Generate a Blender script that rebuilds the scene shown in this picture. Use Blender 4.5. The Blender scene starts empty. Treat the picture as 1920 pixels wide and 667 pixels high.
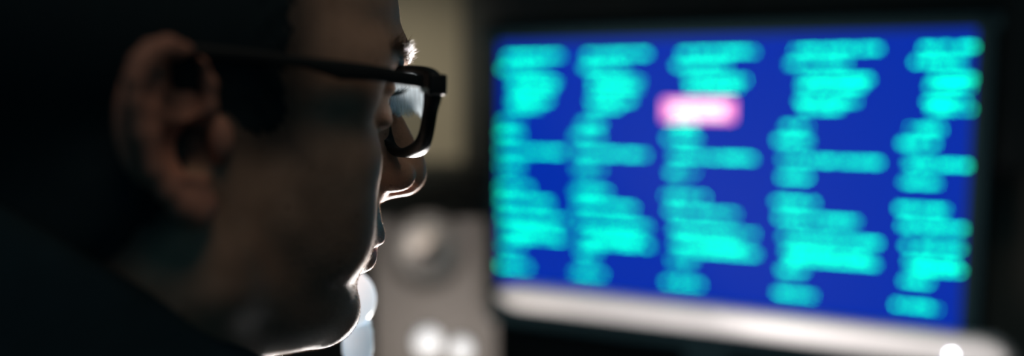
import bpy, math, random
import numpy as np
from mathutils import Matrix, Vector
random.seed(7); rng = np.random.default_rng(7)
scene = bpy.context.scene
col = scene.collection

# ------------------------------------------------------------------ camera, world, lights, exposure
F = 1500.0                                   # focal length in pixels of the 1920x667 frame
PITCH = 0.104
CAM = Vector((0, 0, 1.2))
cr = Vector((1, 0, 0)); cf = Vector((0, math.sqrt(1 - PITCH**2), -PITCH)); cd = Vector((0, -PITCH, -math.sqrt(1 - PITCH**2)))
def cam2w(x, y, z):                          # camera frame (right, down, forward) in mm to world metres
    return CAM + (cr * x + cd * y + cf * z) * 0.001
cam_data = bpy.data.cameras.new('camera'); cam = bpy.data.objects.new('camera', cam_data); col.objects.link(cam)
cam.matrix_world = Matrix(((cr.x, -cd.x, -cf.x, CAM.x), (cr.y, -cd.y, -cf.y, CAM.y), (cr.z, -cd.z, -cf.z, CAM.z), (0, 0, 0, 1)))
cam_data.sensor_width = 36; cam_data.lens = F / 1920 * 36
cam_data.clip_start = 0.01
cam_data.dof.use_dof = True; cam_data.dof.focus_distance = 0.392; cam_data.dof.aperture_fstop = 1.5
scene.camera = cam

vs = scene.view_settings
vs.view_transform = 'Standard'; vs.look = 'None'; vs.gamma = 1; vs.exposure = 0.0; vs.use_curve_mapping = False
scene.cycles.use_denoising = True
scene.cycles.max_bounces = 8; scene.cycles.transparent_max_bounces = 12
scene.cycles.caustics_reflective = False; scene.cycles.caustics_refractive = False
scene.cycles.sample_clamp_indirect = 4

world = bpy.data.worlds.new('world'); scene.world = world; world.use_nodes = True
world.node_tree.nodes['Background'].inputs[0].default_value = (0.14, 0.65, 0.90, 1)
world.node_tree.nodes['Background'].inputs[1].default_value = 0.052

def light(name, kind, loc, target, energy, color, **kw):
    d = bpy.data.lights.new(name, kind); o = bpy.data.objects.new(name, d); col.objects.link(o)
    o.location = loc; d.energy = energy; d.color = color
    o.rotation_euler = (Vector(target) - Vector(loc)).to_track_quat('-Z', 'Y').to_euler()
    for k, v in kw.items(): setattr(d, k, v)
    return o
NOSE = cam2w(-60, 0, 415)
# bare area light added below the frame to put a bright rim on the face
light('face_rim_light', 'AREA', cam2w(-105, 285, 900), NOSE, 30.0, (1.0, 0.94, 0.90), shape='RECTANGLE', size=0.14, size_y=0.04)
# unseen light added below the frame to brighten the monitor bar and the loudspeaker
light('monitor_fill_light', 'AREA', cam2w(130, 320, 690), cam2w(130, 150, 1060), 1.35, (1.0, 0.93, 0.90), shape='DISK', size=0.12)
light('speaker_fill_light', 'AREA', cam2w(-105, 330, 1000), cam2w(-124, 110, 1200), 0.40, (1.0, 0.90, 0.80), shape='DISK', size=0.07)  # unseen extra light, added to model the speaker cone from below
# ceiling light in the room, ahead of the person
light('ceiling_lamp_light', 'AREA', cam2w(200, -950, -140), cam2w(-120, 0, 340), 1.35, (1.0, 0.74, 0.52), shape='DISK', size=0.5)
# wall washer behind the person
light('wall_lamp_light', 'SPOT', cam2w(-500, -500, 1100), cam2w(-300, -150, 2100), 29.0, (1.0, 0.90, 0.66), spot_size=math.radians(48), spot_blend=1.0, shadow_soft_size=0.08)

# ------------------------------------------------------------------ helpers
def mat(name, color, rough=0.5, metal=0.0, spec=0.5, emit=None, estr=0.0, noise=0.0, nscale=40, bump=0.0, bscale=400, **kw):
    m = bpy.data.materials.new(name); m.use_nodes = True
    nt = m.node_tree; b = nt.nodes['Principled BSDF']
    b.inputs['Base Color'].default_value = (*color, 1); b.inputs['Roughness'].default_value = rough
    b.inputs['Metallic'].default_value = metal; b.inputs['Specular IOR Level'].default_value = spec
    if emit: b.inputs['Emission Color'].default_value = (*emit, 1); b.inputs['Emission Strength'].default_value = estr
    for k, v in kw.items(): b.inputs[k].default_value = v
    tc = nt.nodes.new('ShaderNodeTexCoord')
    if noise:
        n = nt.nodes.new('ShaderNodeTexNoise'); n.inputs['Scale'].default_value = nscale; n.inputs['Detail'].default_value = 5
        nt.links.new(tc.outputs['Object'], n.inputs['Vector'])
        r = nt.nodes.new('ShaderNodeMixRGB'); r.blend_type = 'MIX'
        r.inputs[1].default_value = (*[c * (1 - noise) for c in color], 1); r.inputs[2].default_value = (*[min(1, c * (1 + noise)) for c in color], 1)
        nt.links.new(n.outputs['Fac'], r.inputs[0]); nt.links.new(r.outputs[0], b.inputs['Base Color'])
    if bump:
        n2 = nt.nodes.new('ShaderNodeTexNoise'); n2.inputs['Scale'].default_value = bscale; n2.inputs['Detail'].default_value = 4
        nt.links.new(tc.outputs['Object'], n2.inputs['Vector'])
        bp = nt.nodes.new('ShaderNodeBump'); bp.inputs['Strength'].default_value = bump; bp.inputs['Distance'].default_value = 0.001
        nt.links.new(n2.outputs['Fac'], bp.inputs['Height']); nt.links.new(bp.outputs[0], b.inputs['Normal'])
    return m

def mesh_obj(name, verts, faces, m, parent=None, smooth=True, scale=1.0):
    me = bpy.data.meshes.new(name)
    v = np.asarray(verts, dtype=float) * scale
    me.from_pydata(v.tolist(), [], faces.tolist() if hasattr(faces, 'tolist') else faces)
    me.materials.append(m); me.update()
    if smooth: me.polygons.foreach_set('use_smooth', [True] * len(me.polygons))
    o = bpy.data.objects.new(name, me); col.objects.link(o)
    if parent: o.parent = parent
    return o
def fast_mesh(name, V, Q, m, parent=None, scale=0.001):
    me = bpy.data.meshes.new(name); V = np.asarray(V, np.float32) * scale; Q = np.asarray(Q, np.int32); k = Q.shape[1]
    me.vertices.add(len(V)); me.vertices.foreach_set('co', V.ravel())
    me.loops.add(Q.size); me.loops.foreach_set('vertex_index', Q.ravel())
    me.polygons.add(len(Q)); me.polygons.foreach_set('loop_start', np.arange(len(Q), dtype=np.int32) * k)
    me.polygons.foreach_set('use_smooth', np.ones(len(Q), bool))
    me.update(calc_edges=True); me.validate(); me.materials.append(m)
    o = bpy.data.objects.new(name, me); col.objects.link(o)
    if parent: o.parent = parent
    return o
def empty(name, label, cat, loc=(0, 0, 0), group=None, matrix=None):
    o = bpy.data.objects.new(name, None); col.objects.link(o)
    if matrix is not None: o.matrix_world = matrix
    else: o.location = loc
    o['label'] = label; o['category'] = cat
    if group: o['group'] = group
    return o
def tag(o, label, cat, group=None):
    o['label'] = label; o['category'] = cat
    if group: o['group'] = group
    return o
def rbox(name, size, loc, m, parent=None, bev=0.003, seg=3, rot=None):
    import bmesh
    bm = bmesh.new(); bmesh.ops.create_cube(bm, size=1)
    for v in bm.verts: v.co = Vector((v.co.x * size[0], v.co.y * size[1], v.co.z * size[2]))
    if bev: bmesh.ops.bevel(bm, geom=list(bm.edges), offset=bev, segments=seg, affect='EDGES', profile=0.5)
    me = bpy.data.meshes.new(name); bm.to_mesh(me); bm.free(); me.materials.append(m)
    me.polygons.foreach_set('use_smooth', [seg > 1 and bev > 0] * len(me.polygons))
    o = bpy.data.objects.new(name, me); col.objects.link(o); o.location = loc
    if rot: o.rotation_euler = rot
    if parent: o.parent = parent
    return o
def lathe(name, prof, m, parent=None, loc=(0, 0, 0), n=48, rot=None):   # profile (radius, height) about Z
    V = []; Q = []
    for i in range(n):
        a = 2 * math.pi * i / n
        for r, z in prof: V.append((r * math.cos(a), r * math.sin(a), z))
    k = len(prof)
    for i in range(n):
        j = (i + 1) % n
        for p in range(k - 1): Q.append((i * k + p, j * k + p, j * k + p + 1, i * k + p + 1))
    o = mesh_obj(name, V, Q, m, parent); o.location = loc
    if rot: o.rotation_euler = rot
    return o
def tube(name, pts, rad, m, parent=None, n=12):
    pts = [Vector(p) for p in pts]; rad = rad if hasattr(rad, '__len__') else [rad] * len(pts)
    V = []; Q = []
    for i, p in enumerate(pts):
        t = (pts[min(i + 1, len(pts) - 1)] - pts[max(i - 1, 0)]).normalized()
        u = t.cross(Vector((0.13, 0.31, 0.94))).normalized(); w = t.cross(u)
        for k in range(n):
            a = 2 * math.pi * k / n; V.append(p + (u * math.cos(a) + w * math.sin(a)) * rad[i])
    for i in range(len(pts) - 1):
        for k in range(n): Q.append((i * n + k, i * n + (k + 1) % n, (i + 1) * n + (k + 1) % n, (i + 1) * n + k))
    Q.append(tuple(range(n))[::-1]); Q.append(tuple(range((len(pts) - 1) * n, len(pts) * n)))
    return mesh_obj(name, [tuple(v) for v in V], Q, m, parent)

# ------------------------------------------------------------------ materials
M_wall = mat('wall_paint', (0.34, 0.31, 0.26), 0.9, noise=0.06, nscale=3)
M_floor = mat('floor_wood', (0.05, 0.04, 0.035), 0.6, noise=0.3, nscale=6)
M_desk = mat('desk_dark', (0.04, 0.042, 0.045), 0.6, noise=0.3, nscale=20)
M_dark = mat('dark_wood', (0.014, 0.018, 0.02), 0.8, noise=0.3, nscale=15)
M_cab = mat('cabinet_grey', (0.06, 0.065, 0.065), 0.7, noise=0.15, nscale=12)
M_blackpl = mat('black_plastic', (0.004, 0.012, 0.015), 0.8, spec=0.06)
M_screen = mat('screen_blue', (0.0, 0.0, 0.0), 0.7, spec=0.08, emit=(0.0, 0.026, 0.40), estr=1.0)
M_text = mat('screen_text', (0, 0, 0), 0.6, spec=0, emit=(0.0, 0.90, 0.42), estr=7.0)
M_pink = mat('screen_pink', (0, 0, 0), 0.6, spec=0, emit=(1.0, 0.27, 0.58), estr=1.8)
M_white = mat('screen_white', (0, 0, 0), 0.6, spec=0, emit=(1.0, 0.92, 0.92), estr=2.3)
M_silver = mat('silver_plastic', (0.72, 0.70, 0.70), 0.35, metal=0.0, noise=0.03, nscale=80)
M_led = mat('power_light', (0, 0, 0), 0.5, emit=(0.85, 0.84, 1.0), estr=40.0)
M_glasses = mat('glasses_acetate', (0.008, 0.012, 0.014), 0.55, spec=0.35)
M_metal = mat('hinge_metal', (0.75, 0.72, 0.66), 0.3, metal=1.0)
M_globe = mat('lamp_glass', (0.85, 0.88, 0.90), 0.4, emit=(0.86, 0.93, 1.0), estr=0.70)
M_stem = mat('lamp_stem', (0.62, 0.70, 0.76), 0.45, emit=(0.50, 0.62, 0.72), estr=0.5)  # emission added to brighten the stem, collar and base
M_spk = mat('speaker_front', (0.155, 0.138, 0.125), 0.6, noise=0.05, nscale=60)
M_cone = mat('speaker_cone', (0.15, 0.135, 0.12), 0.32, metal=1.0)
M_rubber = mat('surround_rubber', (0.11, 0.10, 0.09), 0.7)
M_knob = mat('knob_added_glow', (0.92, 0.92, 0.92), 0.3, emit=(0.85, 0.92, 1.0), estr=0.45)  # white knobs brightened by an added glow of their own
M_shirt = mat('jacket_cloth', (0.009, 0.028, 0.040), 0.95, spec=0.2, noise=0.3, nscale=60, bump=0.3, bscale=900)
M_hair = mat('hair_dark', (0.014, 0.030, 0.038), 0.8, spec=0.2)
M_brow = mat('brow_hair', (0.16, 0.11, 0.08), 0.3)
M_fuzz = mat('fine_hair', (0.55, 0.40, 0.30), 0.4)
M_eye = mat('eye_white', (0.75, 0.72, 0.70), 0.12)
M_iris = mat('iris_brown', (0.10, 0.05, 0.025), 0.2)

def skin_material():
    m = mat('skin', (0.46, 0.29, 0.21), 0.62, spec=0.28)
    nt = m.node_tree; b = nt.nodes['Principled BSDF']; tc = nt.nodes.new('ShaderNodeTexCoord')
    b.inputs['Subsurface Weight'].default_value = 0.12; b.inputs['Subsurface Radius'].default_value = (1.0, 0.3, 0.15); b.inputs['Subsurface Scale'].default_value = 0.003
    at = nt.nodes.new('ShaderNodeAttribute'); at.attribute_name = 'tone'          # 0 plain skin, 1 red (ears, lips, nostrils)
    sep = nt.nodes.new('ShaderNodeSeparateColor'); nt.links.new(at.outputs['Color'], sep.inputs[0])
    n1 = nt.nodes.new('ShaderNodeTexNoise'); n1.inputs['Scale'].default_value = 55; n1.inputs['Detail'].default_value = 6
    nt.links.new(tc.outputs['Object'], n1.inputs['Vector'])
    mx = nt.nodes.new('ShaderNodeMixRGB'); mx.inputs[1].default_value = (0.24, 0.15, 0.105, 1); mx.inputs[2].default_value = (0.66, 0.43, 0.32, 1)
    nt.links.new(n1.outputs['Fac'], mx.inputs[0])
    mr = nt.nodes.new('ShaderNodeMixRGB'); mr.inputs[2].default_value = (0.50, 0.20, 0.15, 1)
    nt.links.new(sep.outputs[0], mr.inputs[0]); nt.links.new(mx.outputs[0], mr.inputs[1])
    ms = nt.nodes.new('ShaderNodeMixRGB'); ms.inputs[2].default_value = (0.13, 0.10, 0.085, 1)   # shaved beard shadow
    nt.links.new(sep.outputs[1], ms.inputs[0]); nt.links.new(mr.outputs[0], ms.inputs[1])
    n3 = nt.nodes.new('ShaderNodeTexVoronoi'); n3.inputs['Scale'].default_value = 90                # moles and freckles
    nt.links.new(tc.outputs['Object'], n3.inputs['Vector'])
    rp = nt.nodes.new('ShaderNodeValToRGB'); rp.color_ramp.elements[0].position = 0.04; rp.color_ramp.elements[0].color = (0.35, 0.3, 0.3, 1)
    rp.color_ramp.elements[1].position = 0.10; rp.color_ramp.elements[1].color = (1, 1, 1, 1)
    nt.links.new(n3.outputs['Distance'], rp.inputs[0])
    mm = nt.nodes.new('ShaderNodeMixRGB'); mm.blend_type = 'MULTIPLY'; mm.inputs[0].default_value = 0.7
    nt.links.new(ms.outputs[0], mm.inputs[1]); nt.links.new(rp.outputs[0], mm.inputs[2]); nt.links.new(mm.outputs[0], b.inputs['Base Color'])
    v = nt.nodes.new('ShaderNodeTexVoronoi'); v.inputs['Scale'].default_value = 900
    n2 = nt.nodes.new('ShaderNodeTexNoise'); n2.inputs['Scale'].default_value = 1400
    nt.links.new(tc.outputs['Object'], v.inputs['Vector']); nt.links.new(tc.outputs['Object'], n2.inputs['Vector'])
    ad = nt.nodes.new('ShaderNodeMath'); ad.operation = 'ADD'; nt.links.new(v.outputs['Distance'], ad.inputs[0]); nt.links.new(n2.outputs['Fac'], ad.inputs[1])
    bp = nt.nodes.new('ShaderNodeBump'); bp.inputs['Strength'].default_value = 0.35; bp.inputs['Distance'].default_value = 0.0004
    nt.links.new(ad.outputs[0], bp.inputs['Height']); nt.links.new(bp.outputs[0], b.inputs['Normal'])
    return m
M_skin = skin_material()

def lens_material():
    m = bpy.data.materials.new('lens_glass'); m.use_nodes = True; nt = m.node_tree; nt.nodes.clear()
    out = nt.nodes.new('ShaderNodeOutputMaterial'); tr = nt.nodes.new('ShaderNodeBsdfTransparent'); gl = nt.nodes.new('ShaderNodeBsdfGlossy')
    tr.inputs[0].default_value = (0.95, 0.97, 0.97, 1); gl.inputs['Roughness'].default_value = 0.02
    lw = nt.nodes.new('ShaderNodeLayerWeight'); lw.inputs[0].default_value = 0.5
    pw = nt.nodes.new('ShaderNodeMath'); pw.operation = 'POWER'; pw.inputs[1].default_value = 3.0; nt.links.new(lw.outputs['Facing'], pw.inputs[0])
    fr = nt.nodes.new('ShaderNodeMath'); fr.operation = 'MULTIPLY_ADD'; fr.inputs[1].default_value = 0.55; fr.inputs[2].default_value = 0.06; nt.links.new(pw.outputs[0], fr.inputs[0])
    mx = nt.nodes.new('ShaderNodeMixShader'); nt.links.new(fr.outputs[0], mx.inputs[0]); nt.links.new(tr.outputs[0], mx.inputs[1]); nt.links.new(gl.outputs[0], mx.inputs[2])
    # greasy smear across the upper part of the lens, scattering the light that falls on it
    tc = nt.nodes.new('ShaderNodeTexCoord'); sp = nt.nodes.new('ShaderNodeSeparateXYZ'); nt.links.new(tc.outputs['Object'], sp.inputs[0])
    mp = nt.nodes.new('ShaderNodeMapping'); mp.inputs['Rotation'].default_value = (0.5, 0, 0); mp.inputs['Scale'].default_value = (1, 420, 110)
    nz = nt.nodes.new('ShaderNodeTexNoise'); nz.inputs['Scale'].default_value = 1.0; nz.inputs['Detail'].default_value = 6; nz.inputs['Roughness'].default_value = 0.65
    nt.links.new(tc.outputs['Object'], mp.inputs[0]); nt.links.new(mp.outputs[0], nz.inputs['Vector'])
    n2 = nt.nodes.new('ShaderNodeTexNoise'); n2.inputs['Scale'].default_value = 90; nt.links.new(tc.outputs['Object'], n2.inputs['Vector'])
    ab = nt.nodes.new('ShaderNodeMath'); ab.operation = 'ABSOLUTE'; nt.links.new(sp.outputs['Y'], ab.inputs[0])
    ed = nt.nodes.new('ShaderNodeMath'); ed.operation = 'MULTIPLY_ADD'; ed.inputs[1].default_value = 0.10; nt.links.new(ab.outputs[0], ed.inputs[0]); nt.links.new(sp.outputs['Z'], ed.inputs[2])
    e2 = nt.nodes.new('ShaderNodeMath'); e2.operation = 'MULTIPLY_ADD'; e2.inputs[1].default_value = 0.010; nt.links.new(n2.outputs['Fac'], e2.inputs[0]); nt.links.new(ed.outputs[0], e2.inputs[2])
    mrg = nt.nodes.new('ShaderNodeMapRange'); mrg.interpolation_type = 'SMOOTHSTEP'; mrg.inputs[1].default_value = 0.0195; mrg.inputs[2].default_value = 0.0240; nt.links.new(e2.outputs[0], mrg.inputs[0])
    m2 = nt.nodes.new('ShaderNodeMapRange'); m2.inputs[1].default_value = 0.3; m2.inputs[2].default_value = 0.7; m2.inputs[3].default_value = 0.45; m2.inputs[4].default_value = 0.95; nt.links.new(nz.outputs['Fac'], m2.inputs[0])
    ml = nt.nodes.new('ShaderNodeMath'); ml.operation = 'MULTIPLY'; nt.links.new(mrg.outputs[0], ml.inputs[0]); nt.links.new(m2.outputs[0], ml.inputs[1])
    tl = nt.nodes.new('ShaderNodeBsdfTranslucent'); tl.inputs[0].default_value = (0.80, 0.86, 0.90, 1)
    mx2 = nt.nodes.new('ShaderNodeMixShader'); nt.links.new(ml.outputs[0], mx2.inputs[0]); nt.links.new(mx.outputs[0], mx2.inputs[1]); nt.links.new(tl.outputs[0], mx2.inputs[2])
    nt.links.new(mx2.outputs[0], out.inputs[0]); return m
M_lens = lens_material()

# ------------------------------------------------------------------ the room
def struct(o): o['kind'] = 'structure'; return o
struct(rbox('wall_back', (7, 0.1, 3.0), (0, 2.25, 1.5), M_wall, bev=0))
struct(rbox('wall_left', (0.1, 5, 3.0), (-3.45, -0.2, 1.5), M_wall, bev=0))
struct(rbox('wall_right', (0.1, 5, 3.0), (3.45, -0.2, 1.5), M_wall, bev=0))
struct(rbox('floor', (7, 6, 0.1), (0, 0.3, -0.05), M_floor, bev=0))

# monitor frame: local x right, y down the screen, z out of the screen towards the viewer
MR = Vector((0.905, 0.044, -0.423)); MD = Vector((0.0, 0.995, 0.104)); MC = Vector((209, -11, 872)) * 1.15
MR.normalize(); MD = (MD - MR * MD.dot(MR)).normalized(); MN = MR.cross(MD); MN = -MN if MN.z > 0 else MN
def camdir(v): return (cr * v.x + cd * v.y + cf * v.z)
mr_w, md_w, mn_w = camdir(MR), camdir(MD), camdir(MN); mc_w = cam2w(*MC)
up = -md_w
mon_mat = Matrix(((mr_w.x, up.x, mn_w.x, mc_w.x), (mr_w.y, up.y, mn_w.y, mc_w.y), (mr_w.z, up.z, mn_w.z, mc_w.z), (0, 0, 0, 1)))
def scr(px, py):                              # where the sight line meets the screen: local (x, y up) in metres
    d = Vector(((px - 960) / F, (py - 333.5) / F, 1.0)); s = MC.dot(MN) / d.dot(MN); p = d * s - MC
    return p.dot(MR) * 0.001, -p.dot(MD) * 0.001

# desk: turned like the monitor, top at 0.74
yaw = math.atan2(mr_w.y, mr_w.x)
DESK_Z = 0.74
dfloor = Vector((mc_w.x, mc_w.y, 0)); nr = Vector((mn_w.x, mn_w.y, 0)).normalized(); rr = Vector((mr_w.x, mr_w.y, 0)).normalized()
def desk_pt(r, n, z): p = dfloor + rr * r + nr * n; return (p.x, p.y, z)
dk = empty('desk', 'dark wooden desk carrying the monitor and the speaker', 'desk', desk_pt(0, 0.06, 0)); dk.rotation_euler = (0, 0, yaw)
rbox('desk_top', (1.8, 0.92, 0.03), (0, 0, DESK_Z - 0.015), M_desk, dk, 0.004)
for sx in (-1, 1):
    for sy in (-1, 1): rbox('leg', (0.05, 0.05, DESK_Z - 0.03), (sx * 0.8, sy * 0.41, (DESK_Z - 0.03) / 2), M_desk, dk, 0.003)

# ------------------------------------------------------------------ monitor
mon = empty('monitor', 'wide computer monitor showing rows of teal text on blue', 'monitor', matrix=mon_mat)
W, H = 0.510, 0.296
x0, yT = scr(936, 300)[0], scr(1380, 67)[1]; x1 = scr(1816, 330)[0]; yB = scr(1380, 580)[1]
# screen panel, casing with four bezel bars
rbox('casing', (x1 - x0 + 0.05, yT - yB + 0.09, 0.03), ((x0 + x1) / 2, (yT + yB) / 2 - 0.015, -0.022), M_blackpl, mon, 0.006)
screen = rbox('screen', (x1 - x0, yT - yB, 0.004), ((x0 + x1) / 2, (yT + yB) / 2, -0.004), M_screen, mon, 0)
for nm, sz, lc in (('bezel', (x1 - x0 + 0.05, 0.018, 0.012), ((x0 + x1) / 2, yT + 0.009, -0.003)),
                   ('bezel', (0.016, yT - yB + 0.03, 0.012), (x0 - 0.008, (yT + yB) / 2, -0.003)),
                   ('bezel', (0.020, yT - yB + 0.03, 0.012), (x1 + 0.010, (yT + yB) / 2, -0.003))):
    rbox(nm, sz, lc, M_blackpl, mon, 0.003)
# silver bar below the screen: rounded section, blunt left end
def chin_bar():
    xs0 = scr(938, 550)[0]; L = scr(1900, 650)[0] - xs0; n = 28; k = 40
    top = lambda u: (scr(960 + 760 * u, 522 + 98 * u)[1])
    V = []; Q = []
    for i in range(k + 1):
        u = i / k; x = xs0 + L * u
        e = min(1, math.sqrt(max(0, 1 - max(0, 1 - u * L / 0.04) ** 2)))
        e2 = min(1, math.sqrt(max(0, 1 - max(0, 1 - (1 - u) * L / 0.02) ** 2)))
        hh = 0.0185 * max(0.25, e) * max(0.3, e2); yc = yB - 0.0130; dd = 0.016
        for j in range(n):
            a = 2 * math.pi * j / n
            V.append((x, yc + hh * math.copysign(abs(math.sin(a)) ** 0.8, math.sin(a)), 0.006 + dd * max(0.4, e) * math.cos(a)))
    for i in range(k):
        for j in range(n): Q.append((i * n + j, (i + 1) * n + j, (i + 1) * n + (j + 1) % n, i * n + (j + 1) % n))
    Q.append(tuple(range(n))); Q.append(tuple(range(k * n, k * n + n))[::-1])
    return mesh_obj('chin_bar', V, Q, M_silver, mon)
cb = chin_bar(); cb['label'] = 'rounded silver bar under the screen'
lx, ly = scr(1781, 655)
led = lathe('power_light', [(0, 0.0022), (0.0012, 0.002), (0.002, 0.001), (0.0022, 0)], M_led, cb, (lx, ly, 0.0215), n=16)
led['label'] = 'small white power light'
# stand
rbox('stand_neck', (0.06, 0.20, 0.03), ((x0 + x1) / 2, yB - 0.06, -0.05), M_blackpl, mon, 0.006)
foot_y = -(mc_w.z - DESK_Z) + 0.008
sf = rbox('stand_foot', (0.26, 0.014, 0.19), ((x0 + x1) / 2, foot_y, -0.02), M_blackpl, mon, 0.005)

# text blocks: lines of small characters, laid out in five columns
rows4 = [(1470, 1669, 93), (1456, 1607, 119), (1482, 1647, 149), (1480, 1640, 163), (1477, 1625, 190), (1482, 1600, 203), (1451, 1546, 238), (1436, 1546, 264), (1446, 1665, 302), (1440, 1544, 333),
         (1433, 1562, 380), (1438, 1627, 412), (1445, 1668, 450), (1460, 1670, 490), (1450, 1640, 478), (1443, 1536, 508), (1430, 1551, 552)]
INS = 19
tmpl = []
for a, b, y in rows4:
    xa, ya = scr(a + INS, y); xb, yb = scr(b - INS, y); tmpl.append((xa, xb, (ya + yb) / 2))
base_x = scr(1449, 300)[0]
colx = [scr(px, 300)[0] for px in (925, 1070, 1243, 1449, 1681)]
wid = [0.88, 0.9, 0.96, 1.0, 0.72]
groups = [(0, 6), (6, 10), (10, 16), (16, 17)]
for ci, cx in enumerate(colx):
    for g0, g1 in groups:
        V = []; Q = []
        for ri in range(g0, g1):
            xa, xb, y = tmpl[ri]
            xa = cx + (xa - base_x); xb = xa + (xb - (xa - cx + base_x)) * (wid[ci] if xb - tmpl[ri][0] > 0.057 else 0.9)
            if ci == 2 and 4 <= ri <= 5: continue
            x = xa; hgt = 0.0040; xb = min(xb, x1 - 0.002)
            while x < xb:
                w = random.choice((0.0018, 0.0025, 0.0030)); on = random.random()
                if on > 0.10:
                    for dy0, dy1 in ((-1, -0.35), (-0.2, 0.25), (0.4, 1)):
                        if random.random() < 0.85:
                            s = len(V); a0 = y + dy0 * hgt / 2; a1 = y + dy1 * hgt / 2
                            V += [(x, a0, 0), (x + w, a0, 0), (x + w, a1, 0), (x, a1, 0)]; Q.append((s, s + 1, s + 2, s + 3))
                x += w + 0.0007
        o = mesh_obj('text_block', [(v[0] - screen.location.x, v[1] - screen.location.y, 0.0026) for v in V], Q, M_text, screen, smooth=False)
pa, pb = scr(1243, 187), scr(1376, 227)
o = rbox('alert_box', (pb[0] - pa[0], pa[1] - pb[1], 0.0008), ((pa[0] + pb[0]) / 2 - screen.location.x, (pa[1] + pb[1]) / 2 - screen.location.y, 0.0030), M_pink, screen, 0)
o['label'] = 'glowing pink box on the screen'
bw, bh = pb[0] - pa[0], pa[1] - pb[1]; V = []; Q = []
for ry in (-0.26, 0.0, 0.26):                    # white lines of print inside the pink box
    x = -0.36 * bw
    while x < 0.36 * bw:
        s0 = len(V); V += [(x, (ry - 0.075) * bh, 0.0006), (x + 0.0028, (ry - 0.075) * bh, 0.0006), (x + 0.0028, (ry + 0.075) * bh, 0.0006), (x, (ry + 0.075) * bh, 0.0006)]; Q.append((s0, s0 + 1, s0 + 2, s0 + 3)); x += 0.0036
ob = mesh_obj('print_line', [(v[0] + o.location.x, v[1] + o.location.y, v[2] + 0.0031) for v in V], Q, M_white, screen, smooth=False)

# ------------------------------------------------------------------ loudspeaker left of the monitor
sp_top = cam2w(-116, 58, 1200)
SH = sp_top.z - DESK_Z; SWd = 0.19
spk = empty('loudspeaker', 'pale grey loudspeaker with round cone beside the monitor', 'loudspeaker', (sp_top.x, sp_top.y, DESK_Z))
spk.rotation_euler = (0, 0, math.radians(4))
rbox('cabinet', (SWd, 0.15, SH), (0, 0.157, SH / 2), M_dark, spk, 0.006)
for sx in (-1, 1): rbox('cabinet_side', (0.012, 0.072, SH), (sx * (SWd / 2 - 0.006), 0.048, SH / 2), M_dark, spk, 0.003)
for zz in (0.006, SH - 0.006): rbox('cabinet_end', (SWd - 0.024, 0.072, 0.012), (0, 0.048, zz), M_dark, spk, 0.003)

def on_spk(px, py):                            # local x, z on the speaker front
    p = cam2w((px - 960) / F * 1200, (py - 333.5) / F * 1200, 1200); return p.x - sp_top.x, p.z - DESK_Z
sx_, sz_ = on_spk(800, 472)
def front_panel():                             # plate with a round opening for the cone
    hw, y0, n = SWd / 2 - 0.002, -0.002, 64; V = []; Q = []
    angs = sorted([2 * math.pi * i / n for i in range(n)] + [math.atan2(zz - sz_, xx - sx_) % (2 * math.pi) for xx in (-hw, hw) for zz in (0.003, SH - 0.003)]); n = len(angs)
    for a in angs:
        c, s_ = math.cos(a), math.sin(a)
        lim = [((hw - sx_) / c if c > 1e-6 else (-hw - sx_) / c if c < -1e-6 else 9), ((SH - 0.003 - sz_) / s_ if s_ > 1e-6 else (0.003 - sz_) / s_ if s_ < -1e-6 else 9)]
        t = min(lim)
        for r, d in ((0.058, 0.014), (0.058, y0), (t - 0.002, y0), (t, y0 + 0.002), (t, 0.014)): V.append((sx_ + r * c, d, sz_ + r * s_))
    for i in range(n):
        j = (i + 1) % n
        for k in range(4): Q.append((i * 5 + k, j * 5 + k, j * 5 + k + 1, i * 5 + k + 1))
    return mesh_obj('front_panel', V, Q, M_spk, spk, smooth=False)
front_panel()
lathe('surround', [(0.0585, 0.002), (0.060, 0.005), (0.0575, 0.006), (0.054, -0.006), (0.047, -0.009), (0.045, -0.012)], M_rubber, spk, (sx_, -0.004, sz_), rot=(math.radians(90), 0, 0))
lathe('woofer_cone', [(0.048, -0.0105), (0.046, -0.010), (0.004, -0.030), (0, -0.030)], M_cone, spk, (sx_, -0.004, sz_), rot=(math.radians(90), 0, 0))
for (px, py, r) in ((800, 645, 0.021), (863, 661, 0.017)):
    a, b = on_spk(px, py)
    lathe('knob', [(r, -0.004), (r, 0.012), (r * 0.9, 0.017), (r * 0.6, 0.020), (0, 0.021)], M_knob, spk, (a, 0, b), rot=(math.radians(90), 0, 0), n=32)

# dark sideboard along the back wall
sbp = cam2w(-250, 0, 1950)
sbz = cam2w(0, (322 - 333.5) / F * 1850, 1850).z
sb = empty('sideboard', 'low dark sideboard against the back wall behind the speaker', 'sideboard', (-0.1, 2.0, 0))
rbox('body', (2.4, 0.36, sbz - 0.03), (0, 0, (sbz - 0.03) / 2), M_dark, sb, 0.004)
rbox('top_board', (2.44, 0.39, 0.03), (0, -0.01, sbz - 0.015), M_dark, sb, 0.004)

# tall dark cabinet on the right of the lit strip of wall
cx0 = cam2w((868 - 960) / F * 1850, 0, 1850).x
tc_ = empty('tall_cabinet', 'tall dark grey cabinet standing behind the monitor', 'cabinet', (cx0 + 0.9, 1.99, sbz + 0.001))
rbox('body', (1.8, 0.36, 1.3), (0, 0, 0.65), M_cab, tc_, 0.006)
for k in (-1, 0, 1):
    d_ = rbox('door', (0.592, 0.02, 1.28), (k * 0.598, -0.19, 0.65), M_cab, tc_, 0.004)
    rbox('handle', (0.012, 0.018, 0.16), (0.26, -0.018, 0.0), M_dark, d_, 0.004)

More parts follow.
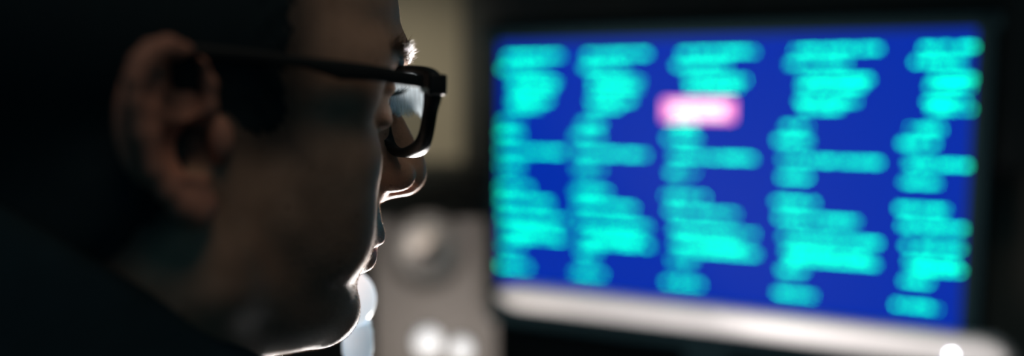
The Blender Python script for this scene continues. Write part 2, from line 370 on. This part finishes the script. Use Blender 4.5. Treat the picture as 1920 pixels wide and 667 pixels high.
# ------------------------------------------------------------------ small globe lamp behind the chin
gp = cam2w((648 - 960) / F * 465, (560 - 333.5) / F * 465, 465)
gl = empty('globe_lamp', 'small round white lamp on a pale stem just behind the chin', 'lamp', (gp.x, gp.y, DESK_Z))
prof = [(0.0175 * math.sin(math.pi * i / 24), gp.z - DESK_Z - 0.0175 * math.cos(math.pi * i / 24)) for i in range(25)]
lathe('globe', prof, M_globe, gl, n=40)
hs = gp.z - DESK_Z - 0.0165
ox, oy = 0.05, 0.13                                            # the stem bends down to a base further in on the desk
st = [(0.006, 0.002, hs + 0.002), (0.006, 0.002, hs - 0.003), (0.006, 0.002, hs - 0.07)]
st += [(0.006 + (ox - 0.006) * t * t * (3 - 2 * t), 0.002 + (oy - 0.002) * t * t * (3 - 2 * t), (hs - 0.07) * (1 - t) + 0.012 * t) for t in [i / 12 for i in range(1, 13)]]
tube('stem', st, 0.008, M_stem, gl, 24)
lathe('collar', [(0.0085, hs - 0.0165), (0.0088, hs - 0.0155), (0.0088, hs - 0.003), (0.0082, hs - 0.002), (0.0062, hs + 0.002), (0, hs + 0.002)], M_stem, gl, (0.006, 0.002, 0), n=32)
lathe('base', [(0, 0), (0.05, 0), (0.05, 0.008), (0.045, 0.012), (0, 0.013)], M_stem, gl, (ox, oy, 0), n=40)

# ------------------------------------------------------------------ the person: signed distance field in head coordinates (mm; x forward, y left, z up)
RH = Matrix(((0.851976, -0.52305, 0.023554), (0.008605, -0.030992, -0.999483), (0.52351, 0.851738, -0.021904))); TH = Vector((-153.9164, -19.2701, 358.5312))
C3 = Matrix((cr, cd, cf)).transposed()
RW = C3 @ RH; HO = cam2w(*TH)
head_mat = Matrix.Translation(HO) @ RW.to_4x4()
camh = -(RH.transposed() @ TH)
def inv(px, py, n, c):
    d = RH.transposed() @ Vector(((px - 960) / F, (py - 333.5) / F, 1.0)); n = Vector(n); c = Vector(c)
    return camh + d * ((c - camh).dot(n) / d.dot(n))

class Field:
    def __init__(s, lo, hi, h):
        s.lo = np.array(lo, float); s.h = h; s.n = np.ceil((np.array(hi) - s.lo) / h).astype(int) + 1
        s.D = np.full(s.n, 60.0, np.float32); s.ax = [(s.lo[i] + np.arange(s.n[i]) * h).astype(np.float32) for i in range(3)]
    def region(s, lo, hi):
        a = np.maximum(np.floor((np.array(lo) - s.lo) / s.h).astype(int), 0); b = np.minimum(np.ceil((np.array(hi) - s.lo) / s.h).astype(int) + 1, s.n)
        if (b <= a).any(): return None
        sl = tuple(slice(a[i], b[i]) for i in range(3))
        return sl, np.meshgrid(s.ax[0][sl[0]], s.ax[1][sl[1]], s.ax[2][sl[2]], indexing='ij', sparse=True)
    def op(s, fn, lo, hi, k, mode):
        r = s.region(np.array(lo) - k - 9, np.array(hi) + k + 9)
        if r is None: return
        sl, (X, Y, Z) = r; d = fn(X, Y, Z); a = s.D[sl]
        if mode == 'sub': d = -d
        hh = np.maximum(k - np.abs(a - d), 0) / max(k, 1e-6)
        s.D[sl] = (np.minimum(a, d) - hh * hh * k * 0.25) if mode == 'add' else (np.maximum(a, d) + hh * hh * k * 0.25)
    def ell(s, c, r, k=8, mode='add', axes=None, sym=False):
        for sg in ((1, -1) if sym else (1,)):
            cc = np.array(c, float) * [1, sg, 1]; rr_ = np.array(r, float)
            A = None
            if axes is not None: A = np.array(axes, float) * np.array([1, sg, 1])
            def fn(X, Y, Z):
                x, y, z = X - cc[0], Y - cc[1], Z - cc[2]
                if A is not None: x, y, z = (A[i][0] * x + A[i][1] * y + A[i][2] * z for i in range(3))
                k0 = np.sqrt((x / rr_[0]) ** 2 + (y / rr_[1]) ** 2 + (z / rr_[2]) ** 2)
                k1 = np.sqrt((x / rr_[0] ** 2) ** 2 + (y / rr_[1] ** 2) ** 2 + (z / rr_[2] ** 2) ** 2) + 1e-9
                return k0 * (k0 - 1) / k1
            e = rr_ if A is None else np.full(3, rr_.max())
            s.op(fn, cc - e, cc + e, k, mode)
    def cap(s, a, b, ra, rb, k=8, mode='add', sym=False):
        for sg in ((1, -1) if sym else (1,)):
            p = np.array(a, float) * [1, sg, 1]; q = np.array(b, float) * [1, sg, 1]; v = q - p; vv = v @ v + 1e-9
            def fn(X, Y, Z):
                t = np.clip(((X - p[0]) * v[0] + (Y - p[1]) * v[1] + (Z - p[2]) * v[2]) / vv, 0, 1)
                return np.sqrt((X - p[0] - t * v[0]) ** 2 + (Y - p[1] - t * v[1]) ** 2 + (Z - p[2] - t * v[2]) ** 2) - (ra + (rb - ra) * t)
            m_ = max(ra, rb); s.op(fn, np.minimum(p, q) - m_, np.maximum(p, q) + m_, k, mode)
    def chain(s, pts, rs, k=4, mode='add', sym=False):
        rs = rs if hasattr(rs, '__len__') else [rs] * len(pts)
        for i in range(len(pts) - 1): s.cap(pts[i], pts[i + 1], rs[i], rs[i + 1], k, mode, sym)
    def mesh(s, D=None):
        D = s.D if D is None else D; S = D < 0; n = np.array(D.shape) - 1
        acc = np.zeros((*n, 3), np.float32); cnt = np.zeros(n, np.float32)
        for ax in range(3):
            ix = [slice(None)] * 3; iy = [slice(None)] * 3; ix[ax] = slice(0, -1); iy[ax] = slice(1, None)
            a, b = D[tuple(ix)], D[tuple(iy)]; cr_ = S[tuple(ix)] != S[tuple(iy)]
            t = np.where(cr_, a / np.where(cr_, a - b, 1), 0)
            o1, o2 = [i for i in range(3) if i != ax]
            for d1 in (0, 1):
                for d2 in (0, 1):
                    sl = [slice(None)] * 3; sl[o1] = slice(d1, d1 + n[o1]); sl[o2] = slice(d2, d2 + n[o2]); sl = tuple(sl)
                    c_ = cr_[sl]; cnt += c_
                    acc[..., ax] += t[sl] * c_; acc[..., o1] += d1 * c_; acc[..., o2] += d2 * c_
        act = cnt > 0; idx = np.full(n, -1, np.int64); ids = np.argwhere(act); idx[act] = np.arange(len(ids))
        V = s.lo + (ids + acc[act] / cnt[act][:, None]) * s.h
        Q = []
        for ax in range(3):
            o1, o2 = [(1, 2), (2, 0), (0, 1)][ax]
            ix = [slice(1, n[i]) for i in range(3)]; iy = list(ix); ix[ax] = slice(0, n[ax]); iy[ax] = slice(1, n[ax] + 1)
            A_, B_ = S[tuple(ix)], S[tuple(iy)]; e = np.argwhere(A_ != B_); inside = A_[A_ != B_]
            e = e + np.array([0 if i == ax else 1 for i in range(3)])
            def at(d1, d2):
                f = e.copy(); f[:, o1] -= d1; f[:, o2] -= d2; return idx[f[:, 0], f[:, 1], f[:, 2]]
            q = np.stack([at(1, 1), at(0, 1), at(0, 0), at(1, 0)], 1); q[~inside] = q[~inside][:, ::-1]; Q.append(q)
        return V, np.concatenate(Q)
    def grad(s, P):
        g = np.zeros_like(P)
        for ax in range(3):
            e = np.zeros(3); e[ax] = s.h; g[:, ax] = s.at(P + e) - s.at(P - e)
        return g / (np.linalg.norm(g, axis=1, keepdims=True) + 1e-9)
    def at(s, P):
        u = np.clip((P - s.lo) / s.h, 0, s.n - 1.001); i = u.astype(int); f = u - i; r = 0
        for dx in (0, 1):
            for dy in (0, 1):
                for dz in (0, 1):
                    r = r + (f[:, 0] if dx else 1 - f[:, 0]) * (f[:, 1] if dy else 1 - f[:, 1]) * (f[:, 2] if dz else 1 - f[:, 2]) * s.D[i[:, 0] + dx, i[:, 1] + dy, i[:, 2] + dz]
        return r

hf = Field((-112, -104, -178), (136, 104, 140), 1.3)
# skull, forehead, brow
hf.ell((0, 0, 48), (99, 75, 82), 10)
hf.ell((46, 0, 60), (58, 58, 52), 14)
hf.cap((95, 0, 43), (92, -22, 42), 9.5, 11, 8, sym=True)
hf.cap((92, -22, 42), (78, -46, 38), 11, 9, 10, sym=True)
hf.ell((60, -52, 25), (20, 15, 22), 12, sym=True)
# face mass
hf.ell((34, 0, -20), (60, 59, 74), 14)
hf.ell((60, -37, -10), (25, 23, 25), 12, sym=True)
hf.ell((58, -31, -42), (25, 21, 28), 14, sym=True)
hf.cap((8, -57, -5), (10, -51, -58), 13, 15, 14, sym=True)
hf.cap((10, -51, -58), (68, -10, -84), 15, 15, 14, sym=True)
hf.ell((70, 0, -43), (30, 31, 26), 10)
hf.ell((57, -17, -66), (20, 17, 17), 12, sym=True)
hf.ell((74, 0, -84), (15.5, 18, 14), 9)
hf.ell((36, 0, -78), (46, 40, 24), 12)
# neck
hf.cap((-18, 0, -25), (-34, 0, -190), 54, 60, 18)
hf.cap((-14, -50, -30), (28, -16, -185), 11, 12, 30, sym=True)
# eye sockets, lids
hf.ell((102, -33, 20), (17, 16, 12), 10, 'sub', sym=True)
hf.ell((79, -32, 19), (14.2, 14.6, 14.2), 4, sym=True)
hf.cap((92, -22, 24), (87, -46, 24), 2.6, 2.4, 4, sym=True)
hf.cap((91, -22, 8), (86, -44, 9), 2.8, 2.8, 6, sym=True)
hf.ell((93, -33, 18.5), (9, 12.5, 3.6), 2, 'sub', sym=True)
# nose
hf.cap((90, 0, 24), (99, 0, -14), 9, 15, 9)
hf.cap((97, 0, 27), (115, 0, -9), 6.5, 9.5, 6)
hf.ell((115, 0, -16), (11.5, 10.5, 11), 5)
hf.ell((105.5, -12.5, -17), (9.5, 6.5, 8), 4, sym=True)
hf.ell((110.5, -8.5, -25.5), (6.5, 4.2, 4.6), 2, 'sub', sym=True)
hf.cap((116, 0, -23), (102, 0, -26.5), 3.4, 3.6, 3)
# mouth
hf.chain([(96, 0, -48), (93.5, -11, -47.5), (83, -24, -52)], [5.2, 4.6, 2.5], 5, sym=True)
hf.chain([(91.5, 0, -59), (89, -11, -58.5), (82, -23, -53.5)], [5.4, 4.8, 2.2], 5, sym=True)
hf.chain([(103, 0, -53.5), (99, -11, -53), (88, -24, -53)], [1.3, 1.3, 0.9], 2.5, 'sub', sym=True)
hf.ell((99, 0, -70.5), (9, 14, 5), 6, 'sub')
baseD = hf.D.copy()
# ears: traced on a plane flared from the head
EN = Vector((0.4, -0.9, 0)).normalized(); EC = Vector((0, -76, 0)); EU = Vector((0, 0, 1)); ES = EU.cross(EN).normalized()
def ep(px, py, out=0.0): return tuple(inv(px, py, EN, EC) + EN * out)
AX = [tuple(ES), tuple(EU), tuple(EN)]
def eell(px, py, out, ru, rv, rn, k, mode='add'): hf.ell(ep(px, py, out), (ru, rv, rn), k, mode, AX, True)
hf.ell((0, -61, -2), (12, 9, 24), 8, sym=True)
eell(318, 225, -8, 16, 25, 4.5, 5)
eell(350, 340, -3, 9, 12, 4.5, 5)
hl = [(372, 232, -3), (392, 200, 0), (388, 158, 1), (364, 122, 2), (336, 100, 2.5), (306, 88, 3), (276, 97, 3), (254, 118, 3), (243, 148, 3), (247, 192, 2.5), (261, 252, 2), (283, 318, 1.5), (310, 358, 1), (340, 388, 1), (362, 400, 1), (382, 388, 0)]
hf.chain([ep(*p) for p in hl], [2.6, 3, 3.2, 3.4, 3.6, 3.8, 3.8, 3.6, 3.4, 3.2, 3.1, 3.2, 3.8, 4.6, 5, 4.6], 2.0, sym=True)
ah = [(318, 130, -3), (298, 162, -2), (286, 205, -1), (287, 255, 0), (302, 298, 0.5), (334, 322, 0.5), (372, 336, 1)]
hf.chain([ep(*p) for p in ah], [2.0, 2.2, 2.4, 2.4, 2.4, 2.6, 3.0], 4, sym=True)
hf.chain([ep(*p) for p in [(396, 208, -1), (362, 228, -2.5), (322, 243, -4)]], [2.0, 1.9, 1.6], 2, sym=True)
eell(347, 162, 1, 6.5, 12.5, 9, 3, 'sub')
eell(378, 278, 1, 6.5, 11, 14, 3, 'sub')
eell(337, 276, 2, 8.5, 10, 11, 3, 'sub')
eell(365, 382, 0, 7.5, 7, 4.5, 4)
hf.ell(ep(412, 262, 1), (4.5, 4.5, 8), 4, sym=True)
V, Q = hf.mesh()
person = empty('person', 'dark-haired person in black glasses and dark jacket facing the monitor', 'person', matrix=head_mat)
body = fast_mesh('body', V, Q, M_skin, person)
# colour attribute: red for ears, lips, nostril; grey for shaved beard
x, y, z = V.T; ay = np.abs(y)
def sst(a, b, v): t = np.clip((v - a) / (b - a), 0, 1); return t * t * (3 - 2 * t)
ear = sst(0.8, 3.0, np.abs(Field.at(type('T', (), {'lo': hf.lo, 'h': hf.h, 'n': hf.n, 'D': baseD})(), V))) * (ay > 60)
lips = np.exp(-(((z + 54) / 7) ** 4)) * sst(84, 92, x) * sst(26, 20, ay)
red = np.clip(ear * 0.6 + lips * 0.6 + 0.6 * np.exp(-((x - 111) / 9) ** 2 - ((z + 26) / 6) ** 2), 0, 1)
beard = sst(-24, -42, z - 0.25 * (x - 60)) * sst(2, 25, x) * sst(-112, -98, z) * (1 - lips) * 0.55
hairy = 0.95 * np.clip(1 - np.maximum((x - 37 - np.clip(z - 62, 0, 60) * 1.3), np.where(x > -4, -2 - z, -62 - z + np.clip(x + 40, 0, 60))) / 13, 0, 1) * (1 - ear)
ca = body.data.color_attributes.new('tone', 'FLOAT_COLOR', 'POINT')
ca.data.foreach_set('color', np.stack([red, np.clip(np.maximum(beard, hairy), 0, 1), 0 * red, 1 + 0 * red], 1).astype(np.float32).ravel())
# short hair cap: the skull grown by a few millimetres inside the hairline
jit = lambda a, b, c: np.sin(a * 0.9 + 1.3 * np.sin(b * 0.7)) * np.sin(b * 1.1 + c * 0.8) + 0.6 * np.sin(a * 2.1 + c * 1.7)
X, Y, Z = np.meshgrid(*hf.ax, indexing='ij', sparse=True)
front = (X - (37 + 0.25 * np.abs(Y) * 0 + np.clip(Z - 62, 0, 60) * 1.3))               # temple line, running forward over the forehead
side = np.maximum(X - 36, -6 - Z + np.clip(14 - X, 0, 200) * 1.1 * 0)                    # sideburn ends in front of the ear
back = -62 - Z + np.clip(X + 40, 0, 60) * 1.0                                            # nape line
burn = np.maximum(front, np.where(X > -4, -2 - Z, back))
burn = burn + 3 + 2.4 * jit(X * 0.6, Y * 0.6, Z * 0.6)
hD = np.maximum(baseD - 2.6 * np.clip(-burn / 14, 0.12, 1), burn).astype(np.float32)
hV, hQ = hf.mesh(hD)
hair = fast_mesh('hair', hV, hQ, M_hair, person)
hair['label'] = 'very short dark hair'

def strands(name, P, Dr, ln, rad, m, parent, curve=None):
    P = np.asarray(P); Dr = Dr / np.linalg.norm(Dr, axis=1, keepdims=True); n = len(P); ln = np.asarray(ln)[:, None]
    a = np.cross(Dr, np.array([0.31, 0.52, 0.79])); a /= np.linalg.norm(a, axis=1, keepdims=True); b = np.cross(Dr, a)
    cv = np.zeros_like(P) if curve is None else curve
    rings = []
    for t, rr_ in ((-0.1, 1.0), (0.5, 0.8), (1.0, 0.15)):
        c = P + Dr * ln * t + cv * (max(t, 0) ** 2)
        for k in range(3):
            an = 2.094 * k; rings.append(c + (a * math.cos(an) + b * math.sin(an)) * rad * rr_)
    VV = np.stack(rings, 1).reshape(-1, 3); base = np.arange(n)[:, None] * 9; fq = []
    for s_ in (0, 1):
        for k in range(3): fq.append(base + np.array([[s_ * 3 + k, s_ * 3 + (k + 1) % 3, s_ * 3 + 3 + (k + 1) % 3, s_ * 3 + 3 + k]]))
    o = fast_mesh(name, VV, np.concatenate(fq), m, parent); o['kind'] = 'stuff'; return o
def project_to_skin(P, it=6):
    for _ in range(it): P = P - hf.at(P)[:, None] * hf.grad(P) * 0.9
    return P
# short hairs standing on the cap
sel = rng.choice(len(hV), 9000); hp = hV[sel] + rng.normal(0, 0.5, (9000, 3)); g = hf.grad(hp)
strands('hair_strand', hp, g + np.array([0.2, 0, -0.5]) + rng.normal(0, 0.25, g.shape), rng.uniform(2, 5, 9000), 0.07, M_hair, person)
# eyebrows
for sg in (-1, 1):
    n = 800; u = rng.uniform(0, 1, n); v = rng.normal(0, 1, n)
    P = np.stack([112 - 30 * u ** 1.5, sg * (11 + 42 * u), 39.5 + 6 * np.sin(u * 2.4) - 3 * u + v * (3.6 - 2.0 * u)], 1)
    P = project_to_skin(P); g = hf.grad(P)
    d = g * 0.55 + np.stack([-0.3 - 0.3 * u, sg * 0.9 + 0 * u, 0.65 - 0.9 * u], 1) + rng.normal(0, 0.22, g.shape)
    strands('eyebrow', P, d, rng.uniform(3, 6.5, n), 0.075, M_brow, person)
# eyes
for sg in (-1, 1):
    e = empty('eye', '', ''); del e['label']; del e['category']; e.parent = person; e.location = Vector((79, sg * 32, 19)) * 0.001
    e2 = lathe('eyeball', [(0.0123 * math.sin(math.pi * i / 20), -0.0123 * math.cos(math.pi * i / 20)) for i in range(21)], M_eye, e, n=32, rot=(0, math.radians(97), 0))
    lathe('iris', [(0.0058, 0.0109), (0.0052, 0.0117), (0.003, 0.0125), (0, 0.0127)], M_iris, e, n=24, rot=(0, math.radians(97), 0))
# eyelashes
for sg in (-1, 1):
    n = 110; u = rng.uniform(-1, 1, n)
    P = np.stack([93.2 - 5.5 * u ** 2, sg * (33 + 11.5 * u), 22.2 - 2.2 * u ** 2], 1)
    d = np.stack([0.9 + 0 * u, sg * 0.7 * u, 0.1 + 0 * u], 1) + rng.normal(0, 0.1, (n, 3))
    strands('eyelash', P, d, rng.uniform(5, 8.5, n), 0.06, M_hair, person, curve=np.tile([0, 0, 3.0], (n, 1)))
# fine facial hair catching the light on the profile
mask = (V[:, 0] > 30) & (V[:, 2] > -112) & (V[:, 2] < 85) & (V[:, 1] < 12)
cand = np.argwhere(mask)[:, 0]; pr = 0.25 + 1.2 * (beard[cand] > 0.2); pr /= pr.sum()
sel = rng.choice(cand, 15000, p=pr); P = V[sel] + rng.normal(0, 0.4, (15000, 3)); P = project_to_skin(P, 2); g = hf.grad(P)
keep = ~((np.abs(np.abs(P[:, 1]) - 32) < 14) & (np.abs(P[:, 2] - 19) < 9) & (P[:, 0] > 80)); P, g = P[keep], g[keep]
strands('facial_hair', P, g + np.array([-0.3, 0, -0.7]) + rng.normal(0, 0.35, g.shape), rng.uniform(0.4, 1.1, len(P)), 0.04, M_fuzz, person)

# jacket with standing collar
jf = Field((-220, -300, -640), (240, 300, -10), 4.5)
jf.ell((-75, 0, -330), (110, 175, 200), 30)
jf.cap((-95, 0, -420), (-120, 0, -570), 115, 115, 40)
jf.cap((-45, -50, -150), (-45, -172, -205), 58, 60, 40, sym=True)
jf.cap((-48, -180, -212), (-80, -215, -400), 58, 46, 25, sym=True)
jf.cap((-36, 0, -80), (-38, 0, -200), 76, 105, 40)
X, Y, Z = np.meshgrid(*jf.ax, indexing='ij', sparse=True)
pl = ((Z + 69 + 0.65 * X) / 1.19).astype(np.float32)
k = 8; hh = np.maximum(k - np.abs(jf.D - pl), 0) / k; jf.D = np.maximum(jf.D, pl) + hh * hh * k * 0.25
jV, jQ = jf.mesh()
jk = fast_mesh('jacket', jV, jQ, M_shirt, person); jk['label'] = 'dark jacket with high collar'

# ------------------------------------------------------------------ eyeglasses
gls = empty('eyeglasses', 'black plastic rectangular eyeglasses worn on the face', 'eyeglasses', matrix=head_mat)
def ring(pts, c, n=96):
    P = np.array(pts, float) - c; a = np.unwrap(np.arctan2(P[:, 1], P[:, 0])); r = np.hypot(P[:, 0], P[:, 1])
    if a[-1] < a[0]: a, r = a[::-1], r[::-1]
    # periodic Catmull-Rom through the points, then resample by angle
    Pp = np.stack([r * np.cos(a), r * np.sin(a)], 1); m = len(Pp); out = []
    for i in range(m):
        p0, p1, p2, p3 = Pp[i - 1], Pp[i], Pp[(i + 1) % m], Pp[(i + 2) % m]
        for t in np.linspace(0, 1, 12, endpoint=False):
            out.append(0.5 * ((2 * p1) + (-p0 + p2) * t + (2 * p0 - 5 * p1 + 4 * p2 - p3) * t * t + (-p0 + 3 * p1 - 3 * p2 + p3) * t ** 3))
    out = np.array(out); aa = np.arctan2(out[:, 1], out[:, 0]); o = np.argsort(aa); aa, rr_ = aa[o], np.hypot(*out[o].T)
    th = np.linspace(-np.pi, np.pi, n, endpoint=False); R_ = np.interp(th, aa, rr_, period=2 * np.pi)
    return np.stack([R_ * np.cos(th), R_ * np.sin(th)], 1) + c
GC = np.array([-36.0, 14.5])
OUT = ring([(-8, 31), (-20, 34.5), (-32, 35.6), (-44, 35.2), (-56, 33.8), (-66, 31.5), (-71, 28.5), (-72, 24), (-70, 18.5), (-65, 13), (-59, 3), (-52, -4), (-42, -6.8), (-29, -7.6), (-15, -6), (-7.5, 0), (-5, 12), (-5.5, 24)], GC)
INN = ring([(-14, 29), (-22, 31.5), (-32, 32.5), (-44, 32.2), (-55, 30), (-59, 26), (-59, 19), (-54, 8), (-48, 1.5), (-41, -1.2), (-29, -3.2), (-17, -2), (-11, 3.5), (-9.5, 13.5), (-11, 23)], GC)
def lens_x(yv, zv): return 101.5 - 0.10 * (zv - 15) - 0.0002 * yv ** 2     # tilt and slight wrap
def rim_mesh(sg):
    n = len(OUT); Vv = []; Qq = []
    sec = [(0, 0.0, 0.6), (0.25, 0, 1.4), (0.75, 0, 1.6), (1, 0, 0.8), (1, 0, -3.0), (0.75, 0, -4.0), (0.25, 0, -4.0), (0, 0, -3.2)]
    for i in range(n):
        for f, _, dx in sec:
            p = INN[i] * (1 - f) + OUT[i] * f; nas = min(1, max(0, (p[0] + 20) / 9)) * min(1, max(0, (24 - p[1]) / 8)) * min(1, max(0, (p[1] + 3) / 6))
            Vv.append((lens_x(p[0], p[1]) + (dx - 3.2 * nas if dx < 0 else dx), sg * -p[0] * -1 if sg > 0 else -p[0], p[1]))
    m = len(sec)
    for i in range(n):
        for j in range(m):
            q = (i * m + j, ((i + 1) % n) * m + j, ((i + 1) % n) * m + (j + 1) % m, i * m + (j + 1) % m); Qq.append(q if sg > 0 else q[::-1])
    return Vv, Qq
for sg in (1, -1):
    Vv, Qq = rim_mesh(sg); mesh_obj('rim', Vv, Qq, M_glasses, gls, scale=0.001)
    # lens: thin curved disc, front and back faces
    LV = []; LQ = []; n = len(INN); steps = 8
    for side in (0, 1):
        for s_ in range(steps):
            for i in range(n):
                p = GC + (INN[i] - GC) * (1 - s_ / steps) * 1.01
                rr2 = ((p - GC) ** 2).sum(); LV.append((lens_x(p[0], p[1]) + (0.9 if side else -0.9) + 1.6 - rr2 / 600, p[0] if sg > 0 else -p[0], p[1]))
        LV.append((lens_x(*GC) + (0.9 if side else -0.9) + 1.6, GC[0] if sg > 0 else -GC[0], GC[1]))
        b0 = side * (steps * n + 1)
        for s_ in range(steps - 1):
            for i in range(n): LQ.append((b0 + s_ * n + i, b0 + s_ * n + (i + 1) % n, b0 + (s_ + 1) * n + (i + 1) % n, b0 + (s_ + 1) * n + i))
        for i in range(n): LQ.append((b0 + (steps - 1) * n + i, b0 + (steps - 1) * n + (i + 1) % n, b0 + steps * n))
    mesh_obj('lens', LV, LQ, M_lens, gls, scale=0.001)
    # end piece, hinge, temple arm
    s2 = -1 if sg > 0 else 1
    def mm(p): return Vector((p[0], s2 * p[1], p[2])) * 0.001
    rbox('end_piece', (0.0086, 0.005, 0.0092), mm((98.2, 70.2, 24.6)), M_glasses, gls, 0.0012)
    def arm(stations):
        Vv = []; Qq = []; k8 = 12
        for (xx, yy, zz, ht, th_) in stations:
            for j in range(k8):
                a = 2 * math.pi * j / k8; ca_, sa_ = math.cos(a), math.sin(a)
                Vv.append((xx, s2 * (yy + th_ / 2 * math.copysign(abs(ca_) ** 0.5, ca_)), zz + ht / 2 * math.copysign(abs(sa_) ** 0.5, sa_)))
        for i in range(len(stations) - 1):
            for j in range(k8): Qq.append((i * k8 + j, (i + 1) * k8 + j, (i + 1) * k8 + (j + 1) % k8, i * k8 + (j + 1) % k8))
        Qq.append(tuple(range(k8))); Qq.append(tuple(range((len(stations) - 1) * k8, len(stations) * k8))[::-1]); return Vv, Qq
    Vv, Qq = arm([(91.2, 71.0, 25.5, 6.2, 2.6), (88, 71.2, 25.6, 6.3, 3.2), (80, 72, 26.1, 6.5, 3.4), (67, 73, 27.0, 6.8, 3.4), (53, 74.4, 27.0, 7.8, 3.4), (46, 75, 27.9, 6.2, 3.2), (38, 75.4, 28.8, 4.6, 3.0), (20, 76, 29.4, 4.4, 2.8), (4, 76.5, 29.4, 4.6, 2.8), (-10, 76, 29.2, 5, 2.8), (-18, 76, 26, 5.2, 2.8), (-24, 75.5, 15, 5.2, 2.8), (-28, 75, 0, 5.5, 2.8)])
    ar = mesh_obj('temple_arm', Vv, Qq, M_glasses, gls, scale=0.001)
    rbox('hinge', (0.0040, 0.0020, 0.0018), mm((92.6, 70.4, 21.6)), M_metal, ar, 0.0003)
# bridge and nose pads
tube('bridge', [(0.0985, -0.009, 0.024), (0.1035, -0.004, 0.026), (0.1045, 0, 0.0265), (0.1035, 0.004, 0.026), (0.0985, 0.009, 0.024)], [0.003, 0.0028, 0.0027, 0.0028, 0.003], M_glasses, gls)
for sg in (-1, 1):
    rbox('nose_pad', (0.004, 0.003, 0.011), (0.0975, sg * 0.0095, 0.012), M_glasses, gls, 0.0013)
